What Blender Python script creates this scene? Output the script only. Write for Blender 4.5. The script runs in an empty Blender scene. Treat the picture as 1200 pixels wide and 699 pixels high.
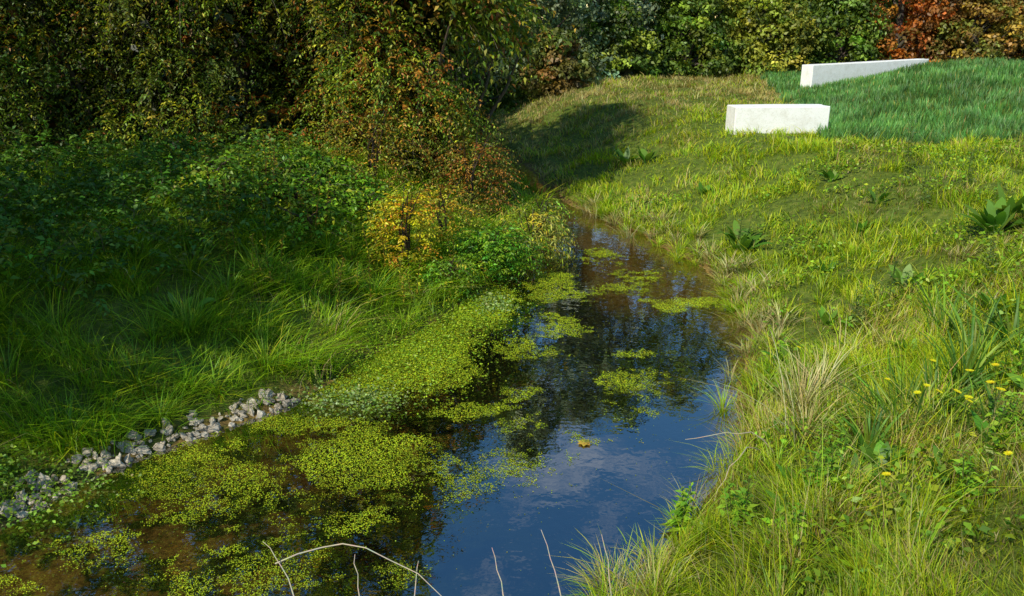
import bpy, math, random
import numpy as np
rng=np.random.default_rng(7)
random.seed(7)
R=lambda a,b,n=None: rng.uniform(a,b,n)
sc=bpy.context.scene
sc.view_settings.view_transform='Standard'
sc.view_settings.look='None'
sc.view_settings.exposure=0
# ---------------------------------------------------------------- helpers
def ss(t):
    t=np.clip(t,0,1); return t*t*(3-2*t)
_g={}
def vn(x,y,s,seed=0):
    if seed not in _g: _g[seed]=np.random.default_rng(seed+100).random((256,256))
    g=_g[seed]; X=np.asarray(x)/s+1000; Y=np.asarray(y)/s+1000
    i=np.floor(X).astype(int); j=np.floor(Y).astype(int); u=ss(X-i); v=ss(Y-j)
    a=g[i%256,j%256]; b=g[(i+1)%256,j%256]; c=g[i%256,(j+1)%256]; d=g[(i+1)%256,(j+1)%256]
    return a*(1-u)*(1-v)+b*u*(1-v)+c*(1-u)*v+d*u*v
def fbm(x,y,s,seed=0):
    return (vn(x,y,s,seed)+.5*vn(x,y,s/2.1,seed+1)+.25*vn(x,y,s/4.3,seed+2))/1.75
LY=[-5,3.0,4.33,5.17,6.0,6.69,7.53,8.86,10.7,12.7,15,18,22,30,60]
LX=[-4.2,-3.6,-3.24,-2.8,-1.9,-1.55,-1.1,-.55,.35,.72,.5,-.1,-1.1,-2.5,-6]
RY=[-5,3.0,3.7,4.52,5.7,7.53,8.86,10.0,10.7,12.7,14.05,15,18,22,30,60]
RX=[-.3,.22,.55,1.15,1.84,2.32,2.62,2.58,2.38,1.6,1.05,.85,.25,-.7,-1.9,-5.4]
def edges(y,x=None):
    wl=.3*(fbm(y,y*0,.9,31)-.5); wr=.3*(fbm(y,y*0,.7,33)-.5)
    return np.interp(y,LY,LX)+wl, np.interp(y,RY,RX)-wr
def H(x,y):
    x=np.asarray(x,float); y=np.asarray(y,float)
    xl,xr=edges(y)
    d=x-xr; dl=xl-x
    m=np.minimum(-d,-dl)
    A=ss((y-8.2)/1.2)*ss((x-.6)/.6)
    deep=.42-.39*A-.32*ss((-x-.6)/1.0)
    deep=np.clip(deep,.03,.5)+.05*(fbm(x,y,.6,3)-.5)
    C=ss((4.8-y)/.6)*ss((-x-1.1)/.7)*.93
    C2=A*.95*np.maximum(ss((x-1.0)/.7),ss((y-10.5)/1.5))
    deep=deep*(1-C)+C*(.10*(fbm(x,y,.5,9)-.38))
    deep=deep*(1-C2)+C2*(.07*(fbm(x,y,.6,9)-.44-.1*ss((y-11)/2)))
    zin=-.01-deep*ss(m/.5)
    rb=.10*ss(d/.3)+1.05*ss((d+.5)/4.3)
    lb=.08*ss(dl/.3)+1.02*ss((dl-.1)/3.4)
    z=np.where(d>0,rb-.0,np.where(dl>0,lb,zin))
    rb0=1.05*ss(.5/4.3)
    z=np.where(d>0,z-rb0*(1-ss(d/.4)),z)
    out=np.maximum(d,dl)
    z=z+ss(out/.6)*(.16*(fbm(x,y,1.6,5)-.5)+.06*(fbm(x,y,.4,8)-.5))
    z=z+.15*ss((y-15)/12)*ss(out/3)
    e=x-(5.4+.22*(y-14))
    mound=.62*ss(e/4.5)*ss((y-13.3)/7)*(1-ss((y-22.0)/3.0))
    z=z+mound+.15*ss(e/6)*ss((y-13.3)/7)
    return z
def build(name,parts,mats):
    Vs=[];Cs=[];loops=[];sizes=[];mi=[];off=0
    for V,Fs,C,m in parts:
        V=np.asarray(V,float).reshape(-1,3); C=np.asarray(C,float).reshape(-1,3)
        Vs.append(V);Cs.append(C)
        for F in Fs:
            F=np.asarray(F)
            if len(F)==0: continue
            loops.append((F+off).ravel()); sizes.append(np.full(len(F),F.shape[1])); mi.append(np.full(len(F),m))
        off+=len(V)
    V=np.concatenate(Vs);C=np.concatenate(Cs);L=np.concatenate(loops);S=np.concatenate(sizes);M=np.concatenate(mi)
    me=bpy.data.meshes.new(name)
    me.vertices.add(len(V)); me.vertices.foreach_set('co',V.astype(np.float32).ravel())
    me.loops.add(len(L)); me.loops.foreach_set('vertex_index',L.astype(np.int32))
    st=np.concatenate([[0],np.cumsum(S)[:-1]])
    me.polygons.add(len(S)); me.polygons.foreach_set('loop_start',st.astype(np.int32))
    me.polygons.foreach_set('material_index',M.astype(np.int32))
    me.update(calc_edges=True)
    ca=me.color_attributes.new('Col','FLOAT_COLOR','POINT')
    ca.data.foreach_set('color',np.concatenate([C,np.ones((len(C),1))],1).astype(np.float32).ravel())
    for m in mats: me.materials.append(m)
    ob=bpy.data.objects.new(name,me); sc.collection.objects.link(ob)
    return ob
def norm(v): return v/np.maximum(np.linalg.norm(v,axis=-1,keepdims=True),1e-9)
def ribbons(P,W,side,C0,C1):
    n,K,_=P.shape
    V=np.zeros((n,2*(K-1)+1,3)); C=np.zeros_like(V)
    for k in range(K-1):
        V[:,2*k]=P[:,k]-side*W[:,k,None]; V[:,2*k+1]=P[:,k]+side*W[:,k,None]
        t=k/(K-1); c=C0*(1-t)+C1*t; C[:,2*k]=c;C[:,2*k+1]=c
    V[:,-1]=P[:,-1]; C[:,-1]=C1
    nv=2*(K-1)+1; o=(np.arange(n)*nv)[:,None]
    q=[o+np.array([[2*k,2*k+1,2*k+3,2*k+2]]) for k in range(K-2)]
    Q=np.concatenate(q) if q else np.zeros((0,4),int)
    T=o+np.array([[nv-3,nv-2,nv-1]])
    return V.reshape(-1,3),[Q,T],C.reshape(-1,3)
def leafs(Cn,s,ratio,d,nr,col,fold=.15):
    n=len(Cn); s=np.broadcast_to(s,(n,))[:,None]
    side=norm(np.cross(d,nr)); nr=norm(np.cross(side,d))
    w=s*ratio/2
    V=np.stack([Cn-d*s/2,Cn-d*s*.08+side*w+nr*s*fold,Cn+d*s/2-nr*s*.1,Cn-d*s*.08-side*w+nr*s*fold],1)
    C=np.repeat(col[:,None,:],4,1)
    F=(np.arange(n)*4)[:,None]+np.array([[0,1,2,3]])
    return V.reshape(-1,3),[F],C.reshape(-1,3)
def rdir(n,zb=0,zs=1):
    v=rng.normal(size=(n,3)); v[:,2]=v[:,2]*zs+zb; return norm(v)
GAIN=2.0
def pal(n,cols,wts=None,var=.25):
    cols=np.array(cols); i=rng.choice(len(cols),n,p=None if wts is None else np.array(wts)/sum(wts))
    c=cols[i]*np.exp(rng.normal(0,var,(n,1)))
    return np.minimum(c*np.exp(rng.normal(0,.08,(n,3)))*GAIN,.75)
WARM=np.array([1.45,1.27,.62])
def blades(x,y,h,w,lean,ang,C0,C1,K=3,z=None,sag=0.0):
    n=len(x); z=H(x,y)-.02 if z is None else z
    P=np.zeros((n,K,3))
    for k in range(K):
        t=k/(K-1)
        P[:,k,0]=x+np.cos(ang)*lean*h*t**1.7
        P[:,k,1]=y+np.sin(ang)*lean*h*t**1.7
        P[:,k,2]=z+h*(t-(.35*np.clip(lean,0,1.3)+sag)*t**2.2)
    f=ang+np.pi/2+R(-.8,.8,n)
    side=np.stack([np.cos(f),np.sin(f),np.zeros(n)],1)
    W=np.stack([w*.5*(1-.75*(k/(K-1))**1.5)*(.7 if k==0 else 1) for k in range(K-1)],1)
    return ribbons(P,W,side,C0,C1)
def tube(path,rad,seg=6,col=(.1,.07,.05)):
    path=np.array(path,float); n=len(path); rad=np.broadcast_to(rad,(n,))
    T=norm(np.gradient(path,axis=0)); up=np.array([.13,.21,1.]); 
    a=norm(np.cross(T,up+T[:, [1,2,0]]*.3)); b=np.cross(T,a)
    th=np.linspace(0,2*np.pi,seg,endpoint=False)
    V=path[:,None]+rad[:,None,None]*(np.cos(th)[None,:,None]*a[:,None]+np.sin(th)[None,:,None]*b[:,None])
    F=[[i*seg+j,i*seg+(j+1)%seg,(i+1)*seg+(j+1)%seg,(i+1)*seg+j] for i in range(n-1) for j in range(seg)]
    V=V.reshape(-1,3)
    return V,[np.array(F)],np.tile(np.array(col,float),(len(V),1))
# ---------------------------------------------------------------- materials
def newmat(n):
    m=bpy.data.materials.new(n); m.use_nodes=True; nt=m.node_tree; nt.nodes.clear()
    return m,nt,nt.nodes,nt.links
def leafmat(name,trans=.35,gloss=.05,rough=.4,tint=(1.15,1.1,.5)):
    m,nt,N,L=newmat(name)
    o=N.new('ShaderNodeOutputMaterial'); a=N.new('ShaderNodeAttribute'); a.attribute_name='Col'
    d=N.new('ShaderNodeBsdfDiffuse'); t=N.new('ShaderNodeBsdfTranslucent'); g=N.new('ShaderNodeBsdfGlossy')
    g.inputs['Roughness'].default_value=rough; g.inputs['Color'].default_value=(.95,.95,.9,1)
    mu=N.new('ShaderNodeMix'); mu.data_type='RGBA'; mu.blend_type='MULTIPLY'; mu.inputs[0].default_value=1
    mu.inputs[7].default_value=(*tint,1)
    L.new(a.outputs['Color'],mu.inputs[6]); L.new(a.outputs['Color'],d.inputs['Color']); L.new(mu.outputs[2],t.inputs['Color'])
    m1=N.new('ShaderNodeMixShader'); m1.inputs[0].default_value=trans
    m2=N.new('ShaderNodeMixShader'); m2.inputs[0].default_value=gloss
    L.new(d.outputs[0],m1.inputs[1]);L.new(t.outputs[0],m1.inputs[2]);L.new(m1.outputs[0],m2.inputs[1]);L.new(g.outputs[0],m2.inputs[2])
    L.new(m2.outputs[0],o.inputs[0]); return m
M_grass=leafmat('grass_blade',.42,.02,.5)
M_leaf=leafmat('leaf',.38,.025,.5)
M_dry=leafmat('dry_stalk',.2,.03,.5,(1,1,.9))
M_bark,nt,N,L=newmat('bark')
o=N.new('ShaderNodeOutputMaterial');b=N.new('ShaderNodeBsdfPrincipled');b.inputs['Roughness'].default_value=.9
a=N.new('ShaderNodeAttribute');a.attribute_name='Col';n=N.new('ShaderNodeTexNoise');n.inputs['Scale'].default_value=30
mx=N.new('ShaderNodeMix');mx.data_type='RGBA';mx.blend_type='MULTIPLY';mx.inputs[0].default_value=.7
L.new(a.outputs['Color'],mx.inputs[6]);L.new(n.outputs['Color'],mx.inputs[7]);L.new(mx.outputs[2],b.inputs['Base Color']);L.new(b.outputs[0],o.inputs[0])
# ground
M_ground,nt,N,L=newmat('ground_soil')
o=N.new('ShaderNodeOutputMaterial');b=N.new('ShaderNodeBsdfPrincipled');b.inputs['Roughness'].default_value=.8;b.inputs['Specular IOR Level'].default_value=.2
geo=N.new('ShaderNodeNewGeometry');sep=N.new('ShaderNodeSeparateXYZ');L.new(geo.outputs['Position'],sep.inputs[0])
def noise(sc_,det=5,r=.6):
    n=N.new('ShaderNodeTexNoise');n.inputs['Scale'].default_value=sc_;n.inputs['Detail'].default_value=det;n.inputs['Roughness'].default_value=r
    L.new(geo.outputs['Position'],n.inputs['Vector']);return n
def ramp(src,stops):
    r=N.new('ShaderNodeValToRGB');e=r.color_ramp.elements
    while len(e)<len(stops): e.new(.5)
    for i,(p,c) in enumerate(stops): e[i].position=p;e[i].color=(*c,1)
    L.new(src,r.inputs[0]);return r
def mix(f,a_,b_,bt='MIX'):
    m=N.new('ShaderNodeMix');m.data_type='RGBA';m.blend_type=bt
    if isinstance(f,float): m.inputs[0].default_value=f
    else: L.new(f,m.inputs[0])
    L.new(a_,m.inputs[6]);L.new(b_,m.inputs[7]);return m.outputs[2]
grn=ramp(noise(9).outputs[0],[(.3,(.04,.055,.008)),(.55,(.10,.14,.014)),(.75,(.2,.19,.035))])
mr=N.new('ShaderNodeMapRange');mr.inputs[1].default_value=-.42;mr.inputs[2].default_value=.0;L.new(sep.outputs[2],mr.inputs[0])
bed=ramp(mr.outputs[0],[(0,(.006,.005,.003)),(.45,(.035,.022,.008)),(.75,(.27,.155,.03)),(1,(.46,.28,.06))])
alg=ramp(noise(3.2,8,.7).outputs[0],[(.0,(0,0,0)),(.45,(0,0,0)),(.53,(1,1,1))])
al=N.new('ShaderNodeRGB');al.outputs[0].default_value=(.04,.06,.006,1)
bsp=ramp(noise(22,6,.75).outputs[0],[(.35,(.4,.38,.35)),(.6,(1.1,1.1,1.1))])
ml=N.new('ShaderNodeMapRange');ml.inputs[1].default_value=.5;ml.inputs[2].default_value=-.7;L.new(sep.outputs[0],ml.inputs[0])
fa=N.new('ShaderNodeMath');fa.operation='MULTIPLY';L.new(ml.outputs[0],fa.inputs[0]);L.new(alg.outputs[0],fa.inputs[1])
mud=ramp(noise(14,6,.7).outputs[0],[(.35,(.10,.067,.018)),(.6,(.25,.165,.045))])
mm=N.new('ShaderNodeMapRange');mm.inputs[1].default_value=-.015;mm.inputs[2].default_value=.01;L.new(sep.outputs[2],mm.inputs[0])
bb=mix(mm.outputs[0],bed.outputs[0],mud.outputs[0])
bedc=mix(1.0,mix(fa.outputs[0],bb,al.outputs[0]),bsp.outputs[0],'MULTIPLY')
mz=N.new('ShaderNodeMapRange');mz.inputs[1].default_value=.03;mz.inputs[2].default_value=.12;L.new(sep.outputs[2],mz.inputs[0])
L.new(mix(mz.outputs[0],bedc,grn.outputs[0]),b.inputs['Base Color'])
bp=N.new('ShaderNodeBump');bp.inputs['Strength'].default_value=.6;bp.inputs['Distance'].default_value=.03;L.new(noise(25,8,.7).outputs[0],bp.inputs['Height']);L.new(bp.outputs[0],b.inputs['Normal'])
L.new(b.outputs[0],o.inputs[0])
# water
M_water,nt,N,L=newmat('stream_water')
o=N.new('ShaderNodeOutputMaterial');tr=N.new('ShaderNodeBsdfTransparent');tr.inputs[0].default_value=(.95,.9,.76,1)
gl=N.new('ShaderNodeBsdfGlossy');gl.inputs['Roughness'].default_value=.012;gl.inputs['Color'].default_value=(.95,.98,1,1)
fr=N.new('ShaderNodeFresnel');fr.inputs['IOR'].default_value=1.45
geo=N.new('ShaderNodeNewGeometry')
nz=N.new('ShaderNodeTexNoise');nz.inputs['Scale'].default_value=5;nz.inputs['Detail'].default_value=3;L.new(geo.outputs['Position'],nz.inputs['Vector'])
bp=N.new('ShaderNodeBump');bp.inputs['Strength'].default_value=.10;bp.inputs['Distance'].default_value=.02;L.new(nz.outputs[0],bp.inputs['Height'])
L.new(bp.outputs[0],gl.inputs['Normal'])
ml=N.new('ShaderNodeMath');ml.operation='MULTIPLY_ADD';ml.inputs[1].default_value=.5;ml.inputs[2].default_value=.29;ml.use_clamp=True;L.new(fr.outputs[0],ml.inputs[0])
m1=N.new('ShaderNodeMixShader');L.new(ml.outputs[0],m1.inputs[0]);L.new(tr.outputs[0],m1.inputs[1]);L.new(gl.outputs[0],m1.inputs[2]);L.new(m1.outputs[0],o.inputs[0])
# concrete
M_conc,nt,N,L=newmat('white_concrete')
o=N.new('ShaderNodeOutputMaterial');b=N.new('ShaderNodeBsdfPrincipled');b.inputs['Roughness'].default_value=.85
geo=N.new('ShaderNodeNewGeometry')
n1=ramp(noise(6,8,.7).outputs[0],[(.3,(.74,.71,.63)),(.55,(.88,.86,.81))])
n2=ramp(noise(40,4,.6).outputs[0],[(.35,(.8,.78,.75)),(.5,(1,1,1))])
L.new(mix(.6,n1.outputs[0],n2.outputs[0],'MULTIPLY'),b.inputs['Base Color'])
bp=N.new('ShaderNodeBump');bp.inputs['Strength'].default_value=.3;bp.inputs['Distance'].default_value=.01;L.new(noise(60).outputs[0],bp.inputs['Height']);L.new(bp.outputs[0],b.inputs['Normal']);L.new(b.outputs[0],o.inputs[0])
M_rock,nt,N,L=newmat('rock')
o=N.new('ShaderNodeOutputMaterial');b=N.new('ShaderNodeBsdfPrincipled');b.inputs['Roughness'].default_value=.9
geo=N.new('ShaderNodeNewGeometry')
n1=ramp(noise(14,6,.7).outputs[0],[(.3,(.13,.10,.06)),(.5,(.36,.30,.22)),(.7,(.58,.51,.40))])
L.new(n1.outputs[0],b.inputs['Base Color']);L.new(b.outputs[0],o.inputs[0])
bp=N.new('ShaderNodeBump');bp.inputs['Strength'].default_value=.5;bp.inputs['Distance'].default_value=.01;L.new(noise(70).outputs[0],bp.inputs['Height']);L.new(bp.outputs[0],b.inputs['Normal'])
# ---------------------------------------------------------------- ground
gx=np.concatenate([-np.geomspace(300,13,22),np.arange(-12.5,18,.09),np.geomspace(18.5,300,22)])
gy=np.concatenate([-np.geomspace(300,2,16),np.arange(-1.5,28,.09),np.geomspace(28.5,500,26)])
X,Y=np.meshgrid(gx,gy); Z=H(X,Y)
nx,ny=len(gx),len(gy)
idx=np.arange(nx*ny).reshape(ny,nx)
F=np.stack([idx[:-1,:-1],idx[:-1,1:],idx[1:,1:],idx[1:,:-1]],-1).reshape(-1,4)
V=np.stack([X,Y,Z],-1).reshape(-1,3)
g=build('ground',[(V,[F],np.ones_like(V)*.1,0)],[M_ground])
g.data.polygons.foreach_set('use_smooth',[True]*len(g.data.polygons))
wy=np.arange(-4,30,.25); xl,xr=edges(wy); K=9
V=[];
for i in range(len(wy)):
    for k in range(K): V.append((xl[i]-.4+(xr[i]-xl[i]+.8)*k/(K-1),wy[i],0))
idx=np.arange(len(V)).reshape(-1,K)
F=np.stack([idx[:-1,:-1],idx[:-1,1:],idx[1:,1:],idx[1:,:-1]],-1).reshape(-1,4)
build('stream_water',[(V,[F],np.ones((len(V),3)),0)],[M_water])
# ---------------------------------------------------------------- duckweed
EL=[(-.95,7.2,.7,1.0,1.1),(-.35,8.5,.45,.8,1.0),(-1.35,6.55,.5,.4,.9),(-1.16,5.23,.48,.40,1.15),(-1.0,4.4,.42,.17,.85),(-1.65,4.2,.16,.08,1.1),
(.15,6.2,.34,.17,.7),(-.38,5.97,.4,.2,.72),(1.95,8.7,.5,.3,.95),(1.16,7.25,.28,.14,.78),(.42,9.5,.4,.55,.7),(.45,8.0,.45,.6,.65),
(-2.1,4.93,.9,.3,.64),(-2.5,4.15,.6,.2,.55),(-1.68,3.8,.25,.1,.9),(-2.8,3.75,.25,.14,.8),(-.5,6.6,.5,.4,.7),(.9,6.6,.6,.5,.52),(.5,5.4,.35,.2,.5),
(-1.5,5.75,.7,.3,.6),(-.6,4.9,.5,.5,.52),(.6,9.0,.6,.4,.6),(1.5,9.6,.6,.7,.5),(-.1,5.6,.4,.3,.45),(-1.7,3.95,.9,.3,.52),(-.7,3.9,.4,.3,.5),(-1.9,4.6,1.,.5,.56),(1.2,10.6,.5,.7,.5),(-2.3,5.3,.5,.3,.6),(.2,7.3,.5,.5,.55),(.0,5.0,.6,.5,.42),(.9,5.9,.7,.4,.42)]
n=620000
x=R(-4,2.8,n);y=R(3.2,11.5,n);xl,xr=edges(y)
wx=x+.5*(fbm(x,y,.6,41)-.5)+.25*(fbm(x,y,.16,42)-.5);wy_=y+.5*(fbm(x,y,.6,45)-.5)+.25*(fbm(x,y,.16,46)-.5)
f=np.zeros(n)
for cx,cy,rx,ry,a in EL:
    q=np.sqrt(((wx-cx)/rx)**2+((wy_-cy)/ry)**2); f=np.maximum(f,a*(1-ss((q-.2)/1.25)))
nn=.5*fbm(x,y,.3,47)+.5*fbm(x,y,.07,44)
k=(f*.95+nn*1.3-1.14>R(-.12,.12,n))&(x>xl-.02)&(x<xr+.02)
k|=(rng.random(n)<.0025*(1+3*f))&(x>xl)&(x<xr)
x,y,ff=x[k],y[k],f[k];n=len(x);print('dw',n)
s=R(.006,.012,n)*np.sqrt(y/5)
mt=fbm(x,y,.25,49)
col=pal(n,[(.18,.235,.008),(.26,.285,.011),(.10,.145,.010)],[5,3,3],.15)*(.5+.5*np.clip(ff,0,1.1)+.6*(mt-.4))[:,None]
d=rdir(n,0,.03);nr=rdir(n,6,1)
zz=np.maximum(H(x,y),0)
build('duckweed',[(*leafs(np.stack([x,y,zz+R(.002,.005,n)],1),s,.85,d,nr,np.maximum(col,.005),.02),0)],[leafmat('duckweed_leaf',.1,.02,.4)])
# ---------------------------------------------------------------- grass
n=580000
r=(R(np.sqrt(2.2),np.sqrt(31),n))**2
a=R(-.85,.85,n); x=a*r;y=r
xl,xr=edges(y); d=x-xr;dl=xl-x; out=np.maximum(d,dl)
pat=fbm(x,y,1.1,50);pat2=fbm(x,y,.35,55);pat3=fbm(x,y,3.,58)
left=dl>0
e=x-(5.4+.22*(y-14))+.5*(fbm(x,y,.8,66)-.5); mound=(e>0)&(y>13.6+.8*(fbm(x,y,1.,67)-.5))
keep=((out>.02+.12*(pat2-.4))|((y>11.5)&(H(x,y)>.004)&(rng.random(n)<.5)))&~((y>12.6)&(x<xl-.6))
keep&=~(left&(y<6.3)&(dl<.36))|((rng.random(n)<.3)&(out>.1))
clump=ss((pat2-.42)/.2)
keep&=rng.random(n)<(.55+.45*clump)
x,y,d,dl,out,pat,pat2,pat3,left,mound,clump,r=[q[keep] for q in (x,y,d,dl,out,pat,pat2,pat3,left,mound,clump,r)]
n=len(x);print('blades',n)
h=R(.05,.13,n)*(.65+1.1*clump)*np.where(left,1.5,1.0)
near=1-ss((y-4.5)/3.5)
h*=1+.5*near*(~left)
long_=rng.random(n)<np.where(left,.22,.03+.05*near); h=np.where(long_,h*R(1.5,2.3,n),h)
h=np.where(mound,R(.14,.26,n),h)
w=R(.0038,.009,n)*np.maximum(r/5,.8)**.85
w*=np.where(mound,1.3,1)
straw=ss((pat-.50)/.18)*.42+.05
straw=straw+.65*ss((y-15)/7)+.3*(1-ss(out/.35))*(~left)
straw=np.where(left,straw*.3,straw);straw=np.where(mound,.02,straw)
isst=rng.random(n)<straw
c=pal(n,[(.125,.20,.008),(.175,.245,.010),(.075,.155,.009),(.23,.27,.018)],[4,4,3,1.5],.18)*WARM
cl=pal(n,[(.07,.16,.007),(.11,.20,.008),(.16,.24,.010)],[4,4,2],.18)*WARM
cm=pal(n,[(.06,.15,.035),(.08,.175,.045),(.095,.17,.03)],[4,3,2],.14)
cs=pal(n,[(.36,.29,.10),(.28,.23,.06),(.27,.17,.06)],[4,4,1],.2)*.85
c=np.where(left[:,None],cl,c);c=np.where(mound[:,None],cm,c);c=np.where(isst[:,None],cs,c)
c*=(.55+.9*pat3)[:,None]*(.75+.4*clump)[:,None]
c=np.minimum(c,.75)
lean=R(.15,1.1,n);lean=np.where(mound,R(.1,.5,n),lean)
lean=np.where(long_&left,R(.8,1.5,n),lean)
ang=R(0,2*np.pi,n)
comb=(fbm(x,y,.7,60)-.5)*12
ang=np.where(rng.random(n)<.6,comb+R(-.8,.8,n)+np.where(left,0,np.pi),ang)
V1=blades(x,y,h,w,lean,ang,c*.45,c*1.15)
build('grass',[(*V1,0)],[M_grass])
def tussock_parts(lst):
    parts=[]
    for (cx,cy,nb,ln,sp,lean0,kind) in lst:
        a_=R(0,2*np.pi,nb);rr=np.abs(rng.normal(0,sp,nb))
        bx=cx+np.cos(a_)*rr;by=cy+np.sin(a_)*rr
        if kind=='s': c=pal(nb,[(.42,.33,.13),(.32,.26,.09),(.14,.19,.02)],[5,4,2],.2)*.82
        elif kind=='l': c=pal(nb,[(.07,.16,.009),(.11,.20,.010),(.19,.23,.016)],[5,4,1],.2)*WARM
        else: c=pal(nb,[(.10,.20,.010),(.16,.25,.010),(.3,.28,.05)],[4,5,1],.18)*WARM
        c=np.minimum(c,.7)
        hh=ln*R(.5,1.1,nb)
        aa=a_+R(-.6,.6,nb)
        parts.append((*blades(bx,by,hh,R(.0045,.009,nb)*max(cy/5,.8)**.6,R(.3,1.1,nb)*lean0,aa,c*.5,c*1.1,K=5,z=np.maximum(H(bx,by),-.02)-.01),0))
    return parts
L1=[]
for i in range(100):
    yy=R(4.3,10.8);xx=np.interp(yy,LY,LX)-R(.25,3.2)
    L1.append((xx,yy,int(R(60,140)),R(.3,.5),R(.06,.14),1.3,'l'))
for i in range(105):
    yy=R(3.2,14);xx=np.interp(yy,RY,RX)+rng.normal(.12,.12)
    L1.append((xx,yy,int(R(30,80)),R(.18,.34),R(.03,.08),1.2,'g' if rng.random()<.55 else 's'))
for i in range(85):
    yy=R(3,9);xx=np.interp(yy,RY,RX)+R(.4,3.5)
    L1.append((xx,yy,int(R(30,80)),R(.16,.32),R(.04,.1),1.0,'g' if rng.random()<.85 else 's'))
build('grass_tussocks',[p for p in tussock_parts(L1)],[M_grass])
L2=[(2.15,5.4,150,.58,.07,.8,'s'),(2.4,5.7,110,.52,.07,.9,'s'),(2.05,5.0,70,.42,.06,1.1,'s'),(1.95,4.9,26,.8,.05,1.5,'s'),(2.75,6.2,60,.42,.08,1.,'s'),(2.65,7.4,60,.3,.08,1.1,'s'),(2.75,8.6,60,.3,.1,1.2,'s'),(2.7,9.6,60,.3,.1,1.2,'s')]
build('dry_grass_tuft',tussock_parts(L2),[M_dry])
# ---------------------------------------------------------------- concrete walls
def block(name,p,ln,dp,ht,rot,tilt=0):
    import bmesh
    bm=bmesh.new();bmesh.ops.create_cube(bm,size=1)
    for v in bm.verts: v.co.x*=ln;v.co.y*=dp;v.co.z*=ht
    bmesh.ops.subdivide_edges(bm,edges=[e for e in bm.edges],cuts=3,use_grid_fill=True)
    for v in bm.verts:
        v.co+= __import__('mathutils').Vector((random.uniform(-.004,.004),random.uniform(-.003,.003),random.uniform(-.005,.005)))
    me=bpy.data.meshes.new(name);bm.to_mesh(me);bm.free();me.materials.append(M_conc)
    ob=bpy.data.objects.new(name,me);sc.collection.objects.link(ob)
    ob.location=p;ob.rotation_euler=(0,tilt,rot)
    md=ob.modifiers.new('bevel','BEVEL');md.width=.015;md.segments=2;md.angle_limit=math.radians(40)
    return ob
block('concrete_wall',(4.95,15.3,1.60-.4),1.78,.5,.8,math.radians(4))
block('concrete_wall',(10.3,24.2,2.02-.5),4.85,.4,1.0,math.radians(28),math.radians(-1.0))
# ---------------------------------------------------------------- rocks
import bmesh
bm=bmesh.new()
from mathutils import Vector,Matrix,noise as mn
for i in range(210):
    yy=R(5.0,6.15) if i<155 else R(4.45,4.85)
    xx=np.interp(yy,LY,LX)-R(-.03,.36)*R(.5,1)
    s=R(.010,.042)
    q=bmesh.ops.create_icosphere(bm,subdivisions=2,radius=s)
    rot=Matrix.Rotation(R(0,6),3,Vector(rdir(1)[0])); sc3=Vector((R(.8,1.7),R(.7,1.2),R(.45,.8))); sd=Vector((R(0,99),0,0))
    zz=max(float(H(xx,yy)),-.03)+s*.2
    for v in q['verts']:
        c=v.co*(1+.7*mn.noise(v.co/s*1.2+sd)); c=Vector((c.x*sc3.x,c.y*sc3.y,c.z*sc3.z)); v.co=rot@c+Vector((xx,yy,zz))
me=bpy.data.meshes.new('rocks');bm.to_mesh(me);bm.free();me.materials.append(M_rock)
sc.collection.objects.link(bpy.data.objects.new('rocks',me))
# ---------------------------------------------------------------- plants
def spray(P0,D,ln,nl,ls,ratio,col,droop=.5,stemcol=(.08,.06,.02),bark=True):
    n=len(P0);parts=[]
    ln=np.broadcast_to(ln,(n,))
    def pt(t): return P0+D*(ln*t)[:,None]+np.array([0,0,-1.])*(droop*ln*t*t)[:,None]
    for k in range(nl):
        t=(k+R(0,1,n))/nl
        T=norm(pt(t+.05)-pt(t));p=pt(t)
        sd=norm(np.cross(T,np.array([0,0,1.]))+rng.normal(0,.25,(n,3)))*(1 if k%2 else -1)
        dv=norm(sd*.8+T*.6+np.array([0,0,-.25])+rng.normal(0,.2,(n,3)))
        nr=norm(np.array([0,0,1.])+rng.normal(0,.4,(n,3)))
        s=ls*R(.7,1.25,n)*(1-.4*t)
        parts.append((*leafs(p+dv*s[:,None]*.5,s,ratio,dv,nr,col*np.exp(rng.normal(0,.15,(n,1)))),0))
    if bark:
        P=np.stack([pt(np.full(n,t)) for t in (0,.33,.66,1)],1)
        W=np.repeat(np.array([[.004,.003,.002]]),n,0)*(.6+ls*5)
        sc_=np.tile(np.array(stemcol),(n,1))
        parts.append((*ribbons(P,W,rdir(n),sc_,sc_),0))
    return parts
def bush(name,c,rad,ht,ns,cols,wts,ls=.05,ratio=.5,ln=.4,nl=10,droop=.4,up=.6,var=.25):
    a_=R(0,2*np.pi,ns);u=R(0,1,ns)
    rr=rad*np.sqrt(R(0,1,ns))*.8*np.sin(np.pi*(.15+.7*u))
    x=c[0]+np.cos(a_)*rr;y=c[1]+np.sin(a_)*rr
    z0=float(H(c[0],c[1]))
    P0=np.stack([x,y,z0+u*ht*.85],1)
    D=norm(np.stack([np.cos(a_),np.sin(a_),R(.1,1.2,ns)*up],1)+rng.normal(0,.3,(ns,3)))
    return build(name,spray(P0,D,R(.5,1,ns)*ln,nl,ls,ratio,pal(ns,cols,wts,var),droop)+[
        (*tube([(c[0]+R(-.05,.05),c[1]+R(-.05,.05),z0-.05),(c[0]+R(-.2,.2)*rad,c[1]+R(-.2,.2)*rad,z0+ht*.5),(c[0]+R(-.6,.6)*rad,c[1]+R(-.6,.6)*rad,z0+ht*.95)],[.02,.012,.004],5,(.07,.045,.03)),0) for _ in range(5)],[M_leaf])
bush('yellow_autumn_bush',(-1.25,9.2),.42,1.05,300,[(.40,.30,.010),(.36,.17,.010),(.20,.22,.012)],[5,2,3],.055,.5,.36,9,.4,1.2)
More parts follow.
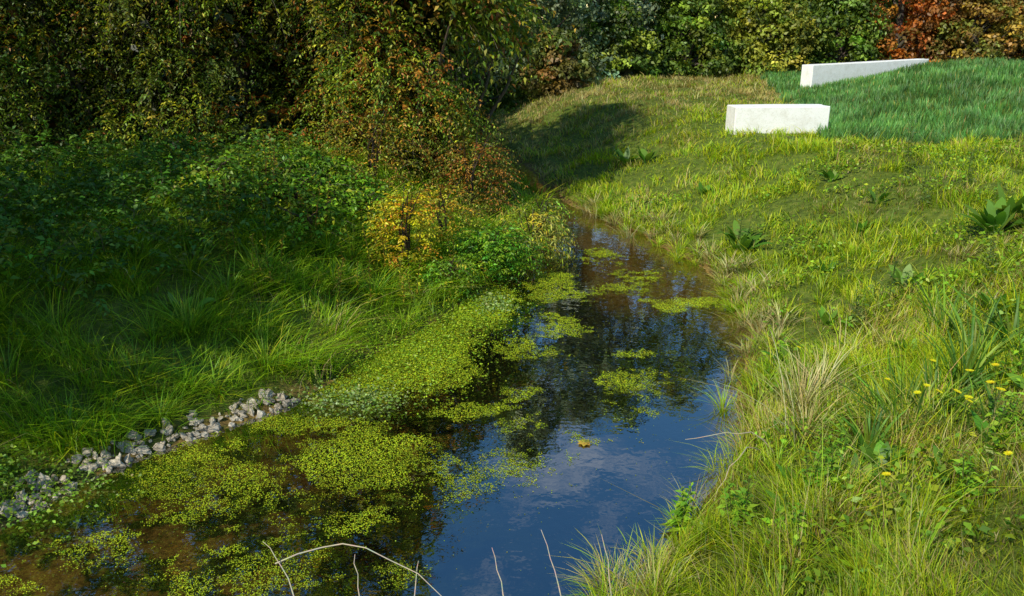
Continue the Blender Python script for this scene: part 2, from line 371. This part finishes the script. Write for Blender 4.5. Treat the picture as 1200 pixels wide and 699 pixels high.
bush('yellow_autumn_bush',(-.9,10.3),.45,.9,220,[(.34,.24,.02),(.30,.14,.012),(.16,.19,.015)],[3,2,4],.05,.5,.4,8)
bush('waterside_bush',(-.25,9.7),.6,.65,520,[(.04,.13,.008),(.08,.18,.008),(.15,.22,.012)],[4,4,2],.07,.4,.4,9)
bush('waterside_bush',(.25,10.7),.5,.65,280,[(.10,.15,.012),(.26,.25,.04),(.36,.29,.015)],[4,3,2],.1,.2,.5,8,.8)
bush('waterside_bush',(-.75,8.9),.3,.4,140,[(.06,.15,.008),(.12,.2,.010),(.3,.27,.02)],[4,4,1],.07,.35,.3,8,.5)
bush('waterside_bush',(.45,12.0),.4,.55,200,[(.08,.15,.010),(.15,.2,.012),(.3,.24,.03)],[4,4,2],.08,.3,.4,8,.6)
bush('rust_bush',(-.6,11.7),.6,1.3,320,[(.19,.075,.012),(.22,.12,.015),(.12,.14,.015)],[3,3,4],.06,.4,.6,10,.6)
bush('red_stem_bush',(-2.0,11.4),.8,1.1,320,[(.20,.14,.015),(.15,.17,.015),(.18,.08,.012)],[3,5,1],.06,.4,.6,10,.6)
for i in range(16):
    xx=R(-3.8,-1.7);yy=R(9,11.2)
    bush('bramble',(xx,yy),.5,.45,120,[(.06,.14,.008),(.11,.19,.009),(.18,.21,.012)],[4,4,1],.08,.6,.4,7,.5)
ns=2600
yy=R(5.2,11.3,ns);xx=np.interp(yy,LY,LX)-R(1.9,6.5,ns)
k=(xx>-8.5)&(xx<-2.3);xx=xx[k];yy=yy[k];ns=len(xx)
hh=R(.1,.75,ns)*(.3+1.3*fbm(xx,yy,.9,70))
P0=np.stack([xx,yy,H(xx,yy)+hh*.6],1);D=norm(np.stack([R(-1,1,ns),R(-1.2,.6,ns),R(.3,1.4,ns)],1))
build('nettles',spray(P0,D,R(.25,.5,ns),9,.085,.5,pal(ns,[(.04,.10,.009),(.06,.13,.010),(.10,.15,.012)],[4,4,1],.2)*.85,.4),[M_leaf])
def lowplant(name,cx,cy,rx,ry,n,s,cols,wts=None,hz=.1):
    x=cx+rng.normal(0,rx,n);y=cy+rng.normal(0,ry,n)
    z=np.maximum(H(x,y),0)+R(.01,hz,n)
    build(name,[(*leafs(np.stack([x,y,z],1),R(.6,1.3,n)*s,.7,rdir(n,.1,.4),rdir(n,2.2,1),pal(n,cols,wts,.2)),0)],[M_leaf])
lowplant('brooklime',-1.35,6.1,.24,.14,900,.03,[(.17,.21,.08),(.12,.17,.03),(.08,.14,.015)],[4,4,3],.09)
lowplant('brooklime',-.2,8.55,.12,.2,350,.035,[(.17,.22,.07),(.11,.17,.03)],None,.1)
lowplant('brooklime',-3.0,4.75,.16,.14,260,.022,[(.14,.16,.05),(.09,.14,.02)],None,.06)
lowplant('watercress',-1.1,7.3,.4,.55,6000,.022,[(.15,.22,.008),(.20,.26,.010),(.09,.16,.008)],None,.05)
lowplant('watercress',-.5,8.6,.28,.5,2400,.024,[(.15,.22,.008),(.20,.26,.010),(.09,.16,.008)],None,.05)
lowplant('watercress',-3.35,4.6,.3,.25,1100,.03,[(.09,.17,.012),(.13,.2,.015)],None,.14)
def rosette(name,cx,cy,nl,ln,wd,cols,lean=(.3,1.1),seed=0):
    z=np.full(nl,float(H(cx,cy)));a_=R(0,2*np.pi,nl);h=ln*R(.6,1.1,nl)
    K=6;P=np.zeros((nl,K,3));le=R(*lean,nl)
    for k in range(K):
        t=k/(K-1);P[:,k,0]=cx+np.cos(a_)*(.02+le*h*t);P[:,k,1]=cy+np.sin(a_)*(.02+le*h*t);P[:,k,2]=z+h*(t-.5*le*t**2.3)
    prof=np.array([.12,.3,1.,1.,.6])
    W=wd*prof[None,:]*R(.7,1.1,nl)[:,None]
    side=np.stack([-np.sin(a_),np.cos(a_),R(-.3,.3,nl)],1);c=pal(nl,cols,None,.15)
    return build(name,[(*ribbons(P,W,side,c*.7,c),0)],[M_leaf])
DG=[(.05,.12,.010),(.07,.15,.012),(.10,.17,.015)]
for (cx,cy,nl,ln,wd) in [(2.95,10.0,16,.4,.055),(3.0,10.3,14,.45,.05),(2.17,15.3,12,.4,.07),(2.5,15.0,10,.4,.07),(5.0,8.1,18,.5,.055),(5.25,7.8,18,.5,.055),(5.3,8.4,14,.45,.05),(1.73,4.2,10,.22,.03),(2.0,4.05,12,.25,.03),(2.4,6.4,9,.3,.04),(3.2,6.0,9,.2,.03),(4.2,9.5,9,.25,.04),(3.0,12.5,9,.25,.05),(4.6,11.5,9,.25,.05),(3.5,8.6,9,.2,.04),(2.4,3.9,10,.22,.03),(-3.0,6.9,9,.3,.05),(-2.4,8.6,8,.3,.04),
 (1.6,3.9,12,.2,.03),(2.2,4.2,12,.24,.035),(2.75,4.1,12,.22,.03),(3.3,4.6,12,.25,.035),(3.6,5.2,10,.25,.035),(2.4,5.1,10,.22,.03),(4.0,6.3,10,.24,.04),(3.9,7.6,12,.28,.045),(3.0,7.2,10,.22,.035),(4.7,10.2,10,.3,.045)]:
    rosette('dock_plant',cx,cy,nl,ln,wd,DG)
n=34000
x=R(.9,8,n);y=R(3.0,13,n);xl,xr=edges(y);k=(x>xr+.12)&(fbm(x,y,.5,120)>.55+R(-.03,.03,n))
x,y=x[k],y[k];n=len(x);print('weeds',n)
sp_=fbm(x,y,.9,125)[:,None]
cw=pal(n,[(.07,.14,.009),(.11,.19,.009),(.17,.22,.010)],None,.2)*(.6+.8*sp_)
build('clover_weeds',[(*leafs(np.stack([x,y,H(x,y)+R(.04,.17,n)],1),R(.025,.065,n),.6,rdir(n,.2,.4),rdir(n,1.8,1),cw),0)],[M_leaf])
def sword(name,cx,cy,nb,ln,sp,wd,col):
    a_=R(0,2*np.pi,nb);rr=np.abs(rng.normal(0,sp,nb));bx=cx+np.cos(a_)*rr;by=cy+np.sin(a_)*rr
    c=pal(nb,col,None,.2)
    return build(name,[(*blades(bx,by,ln*R(.6,1.1,nb),R(.7,1.2,nb)*wd,R(.25,1.2,nb),a_+R(-.5,.5,nb),c*.7,c,K=6),0)],[M_grass])
for (cx,cy,nb,ln,sp) in [(2.55,4.75,90,.46,.12),(2.8,4.85,70,.44,.12),(2.25,4.5,50,.36,.08),(3.15,5.1,50,.52,.1),(3.4,5.5,34,.6,.1),(2.9,4.3,30,.35,.1),(3.6,6.2,30,.55,.1),(3.75,5.6,30,.6,.1)]:
    sword('sedge_clump',cx,cy,nb,ln,sp,.022,[(.04,.10,.010),(.065,.135,.014),(.11,.17,.016)])
def weed(name,cx,cy,ht,nl,ls,cols,ratio=.4,n=1,stem=(.1,.14,.03),sp=.05):
    parts=[]
    for i in range(n):
        bx=cx+rng.normal(0,sp);by=cy+rng.normal(0,sp);z=float(H(bx,by));h=ht*R(.7,1.1);lx,ly=R(-.15,.15,2)*h
        path=[(bx+lx*t*t,by+ly*t*t,z+h*t) for t in np.linspace(0,1,5)]
        parts.append((*tube(path,np.linspace(.004,.0018,5),4,stem),0))
        t=np.repeat(np.linspace(.12,.98,nl),2)[:nl*2];m=len(t);a_=np.arange(m)*np.pi+np.repeat(np.arange(nl),2)*1.7
        dv=norm(np.stack([np.cos(a_),np.sin(a_),R(-.2,.6,m)],1));s=ls*(1.15-.7*t)*R(.8,1.2,m)
        p=np.stack([bx+lx*t*t,by+ly*t*t,z+h*t],1)+dv*s[:,None]*.55
        parts.append((*leafs(p,s,ratio,dv,norm(np.array([0,0,1.])+rng.normal(0,.3,(m,3))),pal(m,cols,None,.15)),0))
    return build(name,parts,[M_leaf])
for (cx,cy,h,nl,ls,n_) in [(1.08,4.3,.3,9,.09,6),(1.3,4.1,.3,9,.09,5),(1.8,4.1,.33,9,.09,9),(2.0,4.3,.35,9,.08,8),(2.4,6.5,.3,7,.1,3),(2.9,4.2,.3,8,.07,8),(1.5,3.7,.25,8,.08,6),(2.4,3.6,.25,8,.08,6),(3.4,4.9,.35,8,.08,8)]:
    weed('nettle',cx,cy,h,nl,ls,[(.08,.18,.010),(.14,.23,.012)],.38,n_)
for (cx,cy,h,n_) in [(-1.7,9.0,.7,8),(-1.2,8.5,.5,6),(-2.3,8.9,.7,8),(-.5,9.2,.5,4),(-1.9,8.2,.5,6),(-2.8,9.4,.8,8),(-2.6,8.0,.55,6),(-3.2,8.7,.7,7)]:
    weed('willowherb',cx,cy,h,11,.09,[(.13,.2,.012),(.3,.27,.015),(.2,.14,.012)],.24,n_,(.2,.1,.03),.18)
for (cx,cy,h) in [(3.65,7.4,.7),(5.4,10.9,1.05),(5.0,9.6,.6),(3.2,7.0,.45),(4.3,7.0,.5),(4.9,6.9,.6),(5.6,9.9,.8),(3.0,10.3,.5)]:
    weed('thistle_stem',cx,cy,h,12,.09,[(.06,.10,.02),(.11,.13,.03)],.25,3)
fl=[]
spots=[(2.45,4.3),(2.52,4.2),(2.6,4.2),(2.62,4.28),(2.9,4.4),(2.8,4.2),(2.75,3.8),(2.9,3.7),(2.4,4.6),(3.05,4.3),(2.3,5.9),(2.35,3.4),(2.8,4.9),(2.5,4.45),(1.9,3.6),(2.65,4.0),(2.95,4.05),(2.57,4.12),(2.7,4.33)]
for bx,by in spots:
    z=float(H(bx,by));h=R(.32,.44);ex=bx+R(-.06,.06);ey=by+R(-.06,.06)
    fl.append((*tube([(bx,by,z),(bx,by,z+h*.6),(ex,ey,z+h)],[.003,.002,.0015],4,(.1,.17,.03)),0))
    m=9;a_=np.linspace(0,2*np.pi,m,endpoint=False);tx,ty=R(-.5,.5,2);dv=norm(np.stack([np.cos(a_),np.sin(a_)+ty,np.full(m,.35)+tx*np.cos(a_)],1))
    sz=R(.02,.03)
    fl.append((*leafs(np.array([[ex,ey,z+h]])+dv*sz*.45,np.full(m,sz),.6,dv,np.tile([0,-.5,1.],(m,1)),pal(m,[(.42,.34,.006)],None,.05)),0))
build('yellow_wildflowers',fl,[M_leaf])
a_=np.linspace(0,2*np.pi,7,endpoint=False);dv=norm(np.stack([np.cos(a_),np.sin(a_),a_*0+.1],1))
build('floating_leaf',[(*leafs(np.array([[.55,5.42,.010]])+dv*.03,np.full(7,.065),.8,dv,np.tile([0,0,1.],(7,1)),pal(7,[(.25,.2,.03),(.16,.18,.03)]),.03),0)],[M_leaf])
st=(.6,.5,.34)
tw=[[(-1.0,3.3,-.1),(-1.2,3.6,.2),(-1.39,3.82,.28)],
[(-1.3,3.7,.22),(-1.05,3.74,.30),(-.8,3.70,.32),(-.5,3.55,.27),(-.2,3.3,.16)],
[(.02,3.3,-.1),(-.05,3.55,.12),(-.12,3.8,.24)],[(.3,3.45,-.1),(.25,3.6,.15),(.17,3.85,.33)],[(.53,3.5,-.05),(.53,3.6,.15),(.5,3.8,.32)],
[(-.75,3.35,.0),(-.8,3.5,.15),(-.86,3.7,.27)],[(-.5,3.35,0),(-.52,3.55,.15),(-.5,3.65,.28)],
[(1.85,4.9,.15),(1.65,4.85,.4),(1.4,4.8,.42),(1.15,4.8,.36)],[(1.8,5.0,.15),(1.6,4.8,.33),(1.4,4.6,.25),(1.3,4.5,.1)]]
parts=[]
for p in tw:
    p=np.array(p);t=np.linspace(0,len(p)-1,9);q=np.stack([np.interp(t,range(len(p)),p[:,i]) for i in range(3)],1)+rng.normal(0,.006,(9,3))
    parts.append((*tube(q,np.linspace(.005,.002,9),5,st),0))
build('dead_twigs',parts,[M_bark])
# ---------------------------------------------------------------- hedge
path=np.array([(-13,8.2),(-9.5,9.6),(-7,11.0),(-4,11.9),(-1.6,11.9),(-.55,12.6),(-.35,14.5),(-.9,17),(-2,20),(-3.6,24)])
seg=np.linalg.norm(np.diff(path,axis=0),axis=1);cum=np.concatenate([[0],np.cumsum(seg)])
def hp(s): return np.stack([np.interp(s,cum,path[:,0]),np.interp(s,cum,path[:,1])],1)
def hedge(n,z0,z1,ln,ls,nl,depth,cols,wts,droop,zp=1.0,ratio=.4,off=0,amp=3.6):
    s=np.where(rng.random(n)<.8,R(4,17,n),R(0,cum[-1],n));p=hp(s);q=hp(np.minimum(s+.2,cum[-1]));q0=hp(np.maximum(s-.2,0));T=norm(q-q0)
    Nn=np.stack([T[:,1],-T[:,0]],1)
    ztop=z1*np.interp(s,[0,11.5,12.6,13.8,25],[1,1,.72,.40,.40])
    z=z0+(ztop-z0)*R(0,1,n)**zp
    z=np.where(ztop>z0,z,R(0.2,1,n)*ztop)
    bump=(fbm(s,z,1.3,80)-.5)*amp*np.interp(s,[11,13],[1,.55])
    dep=R(-.1,1,n)*depth+off
    pos=p-Nn*(dep-bump+.35)[:,None]
    base=H(pos[:,0],pos[:,1]);base=np.clip(base,.3,1.3)
    P0=np.stack([pos[:,0],pos[:,1],base+z],1)
    D=norm(np.stack([Nn[:,0],Nn[:,1],R(-.3,.9,n)],1)+rng.normal(0,.5,(n,3)))
    patch=fbm(s,z,1.2,85)[:,None]
    col=pal(n,cols,wts,.28)
    ru=pal(n,[(.20,.075,.012),(.21,.13,.015)],None,.2)
    rf=(rng.random(n)<np.interp(s,[0,10,12,13.6,25.4],[.05,.07,.25,.2,.08])*(patch[:,0]*2))[:,None]
    col=np.where(rf,ru,col)*(.2+1.5*patch)
    return spray(P0,D,ln*R(.6,1.1,n),nl,ls,ratio,np.minimum(col,.7),droop)
HC=[(.055,.10,.008),(.09,.14,.010),(.145,.17,.012),(.24,.22,.018)];HW=[4,4,3,1.6]
parts=hedge(8500,0.0,3.2,.7,.08,12,1.3,HC,HW,.7)
parts+=hedge(3200,2.8,7.6,1.1,.17,10,2.0,HC,HW,.6,1.1)
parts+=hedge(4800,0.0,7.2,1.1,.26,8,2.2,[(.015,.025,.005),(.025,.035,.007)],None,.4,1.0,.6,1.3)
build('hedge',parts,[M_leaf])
hb=[]
for i in range(40):
    s=R(0,cum[-1],1);p=hp(s)[0]+R(-.3,.3,2)+np.array([-.5,1.2]);z=float(H(*p))
    l=R(-1,1,2)
    hb.append((*tube([(p[0],p[1],z-.1),(p[0]+l[0]*.4,p[1]+l[1]*.4,z+1.0),(p[0]+l[0]*.8,p[1]+l[1]*.6-.1,z+1.6),(p[0]+l[0]*1.1,p[1]+l[1]-.2,z+2.3)],[.05,.04,.03,.01],6,(.12,.09,.06)),0))
build('hedge_stems',hb,[M_bark])
# ---------------------------------------------------------------- trees
def tree(name,x,y,ht,rad,cols,wts,ncl,npc,ls,low=.0,zcut=4.5,trunk=.16):
    z0=float(H(x,y));parts=[]
    parts.append((*tube([(x,y,z0-.2),(x+.1,y,z0+ht*.25),(x-.1,y+.1,z0+ht*.55),(x,y,z0+ht*.9)],[trunk,trunk*.8,trunk*.5,trunk*.12],8,(.11,.085,.06)),1))
    u=low+(1-low)*R(0,1,ncl)**1.35;a_=R(0,2*np.pi,ncl)
    prof=rad*np.clip(1.25*np.sqrt(1-u),0,1)*(.75+.35*fbm(a_*2,u*6,1,int(abs(x*7)+y)%60+100))
    rr=prof*np.sqrt(R(.15,1,ncl))
    C=np.stack([x+np.cos(a_)*rr,y+np.sin(a_)*rr,z0+.1+u*ht],1)
    for i in range(0,ncl,max(1,ncl//22)):
        c=C[i];h0=max(z0+.3,c[2]-rr[i]*.8-.3);b0=np.array([x,y,min(h0,z0+ht*.8)])
        parts.append((*tube([b0,(b0+c)/2+R(-.15,.15,3)+np.array([0,0,.1]),c],[trunk*.4,trunk*.22,.01],5,(.11,.085,.06)),1))
    cr=R(.25,.6,ncl)*(rad/2.6)**.5;cc=pal(ncl,cols,wts,.36)
    hi=C[:,2]>zcut+1
    for msk,cnt,sz,cm_ in ((~hi,npc,ls,1.0),(hi,npc//3,ls*1.9,1.5)):
        if msk.sum()==0: continue
        ci=np.repeat(np.where(msk)[0],cnt);m=len(ci)
        v=rdir(m,.25,.8);rad_=R(.35,1.05,m)**.6
        pos=C[ci]+v*(cr[ci]*rad_*cm_)[:,None]*np.array([1.15,1.15,.75])
        pos[:,2]=np.maximum(pos[:,2],H(pos[:,0],pos[:,1])+.05)
        nr=norm(v+np.array([0,0,.6])+rng.normal(0,.5,(m,3)));d=norm(np.cross(nr,rdir(m)))
        d[:,2]-=.3;d=norm(d)
        parts.append((*leafs(pos,R(.7,1.3,m)*sz,.6,d,nr,cc[ci]*np.exp(rng.normal(0,.2,(m,1)))),0))
    return build(name,parts,[M_leaf,M_bark])
G1=[(.04,.07,.008),(.065,.105,.010),(.11,.14,.014)];G2=[(.09,.11,.055),(.12,.15,.08),(.07,.09,.03)]
OL=[(.12,.13,.012),(.16,.165,.018),(.07,.10,.012)];RD=[(.24,.06,.010),(.30,.095,.014),(.13,.065,.015)];BR=[(.14,.08,.015),(.15,.11,.015),(.09,.09,.015)]
RB=[(.10,.06,.015),(.08,.08,.015),(.06,.08,.012)]
GD=[(.02,.04,.008),(.035,.055,.010)]
TT=[(-14,19,9,3.2,GD,150),(-9.5,18.5,9,3.0,GD,150),(-6,19,8.5,2.8,GD,150),(-4.2,23,9,2.6,GD,150),
(-1.6,27,11,2.6,G1,240),(.6,28,12,2.7,G2,300),(2.9,30.5,11.5,2.4,G2,280),(3.6,29,2.2,1.4,G1,120),(1.4,25.5,1.7,1.0,RB,100),(4.9,32,12.2,2.7,G1,300),(7.6,33,12.0,2.8,OL,300),(10.6,33,11,2.7,G1,300),
(13,34,9,2.4,OL,280),(14.5,32,7.5,1.9,RD,300),(17.6,33,8.5,2.3,BR,280),(20.3,33.5,9,2.6,RD,280),(23.5,34,9,2.8,BR,240),(27,34,9,3,G1,200),(6.3,30.5,3.2,1.7,G1,180),(9.2,31,3.2,1.8,OL,200),(12.2,31.5,3.4,1.7,G1,200),(17,31,3,1.5,BR,160),(20,31,3,1.6,BR,160)]
for (x,y,h,r_,cl,nc) in TT:
    tree('tree' if h>5 else 'shrub',x,y,h,r_,cl,None,nc,60,.15)
for (x,y,h,r_) in [(-6.3,3.0,4.4,1.3),(-6.0,4.4,5.0,1.4),(-7.6,6.3,5.2,1.7),(-11.5,4.5,6,2.0),(-8.8,3.6,5.5,1.8)]:
    tree('tree',x,y,h,r_,G1,None,95,38,.14,low=.25,zcut=3,trunk=.1)
n=42000
x=R(-70,80,n);z=R(0,1,n)**1.3;top=5.5+4*fbm(x,x*0,7,90);y=46+R(0,7,n)+3*fbm(x,z*8,3,91)
cc=pal(n,[(.03,.055,.012),(.05,.07,.015),(.09,.08,.02)],None,.3)
build('distant_tree_belt',[(*leafs(np.stack([x,y,1+z*top],1),R(.5,1.0,n),.7,rdir(n),rdir(n,.5),cc),0)],[M_leaf])
# ---------------------------------------------------------------- light
sun=np.array([-.50,-.60,.69]);sun/=np.linalg.norm(sun)
elev=math.asin(sun[2]);
ld=bpy.data.lights.new('sun','SUN');ld.energy=5;ld.angle=math.radians(.5);ld.color=(1,.95,.80)
lo=bpy.data.objects.new('sun',ld);sc.collection.objects.link(lo)
lo.rotation_euler=Vector(sun).to_track_quat('Z','Y').to_euler()
w=bpy.data.worlds.new('World');sc.world=w;w.use_nodes=True;nt=w.node_tree;N=nt.nodes;L=nt.links;N.clear()
o=N.new('ShaderNodeOutputWorld');bg=N.new('ShaderNodeBackground');bg.inputs['Strength'].default_value=.15
sk=N.new('ShaderNodeTexSky');sk.sky_type='NISHITA';sk.sun_disc=False;sk.sun_elevation=elev;sk.sun_rotation=math.atan2(sun[0],sun[1]);sk.ozone_density=3.0;sk.air_density=1.4;sk.dust_density=.1
hs=N.new('ShaderNodeHueSaturation');hs.inputs['Saturation'].default_value=1.3;L.new(sk.outputs[0],hs.inputs['Color'])
tc=N.new('ShaderNodeTexCoord');mp=N.new('ShaderNodeMapping');mp.inputs['Scale'].default_value=(1,1,2.4)
nz=N.new('ShaderNodeTexNoise');nz.inputs['Scale'].default_value=3.4;nz.inputs['Detail'].default_value=9;nz.inputs['Roughness'].default_value=.66
L.new(tc.outputs['Generated'],mp.inputs[0]);L.new(mp.outputs[0],nz.inputs['Vector'])
r=N.new('ShaderNodeValToRGB');r.color_ramp.elements[0].position=.51;r.color_ramp.elements[0].color=(0,0,0,1);r.color_ramp.elements[1].position=.66;r.color_ramp.elements[1].color=(.7,.7,.7,1)
L.new(nz.outputs[0],r.inputs[0])
m=N.new('ShaderNodeMix');m.data_type='RGBA';m.inputs[7].default_value=(5.5,5.8,6.4,1)
L.new(r.outputs[0],m.inputs[0]);L.new(hs.outputs[0],m.inputs[6]);L.new(m.outputs[2],bg.inputs[0]);L.new(bg.outputs[0],o.inputs[0])
# ---------------------------------------------------------------- camera
cd=bpy.data.cameras.new('camera');cam=bpy.data.objects.new('camera',cd);sc.collection.objects.link(cam)
cd.sensor_width=36;cd.lens=28.26;cd.clip_end=2000;cd.clip_start=.05
cam.location=(0,0,3.0);cam.rotation_euler=(math.radians(90-18.7),0,0)
sc.camera=cam
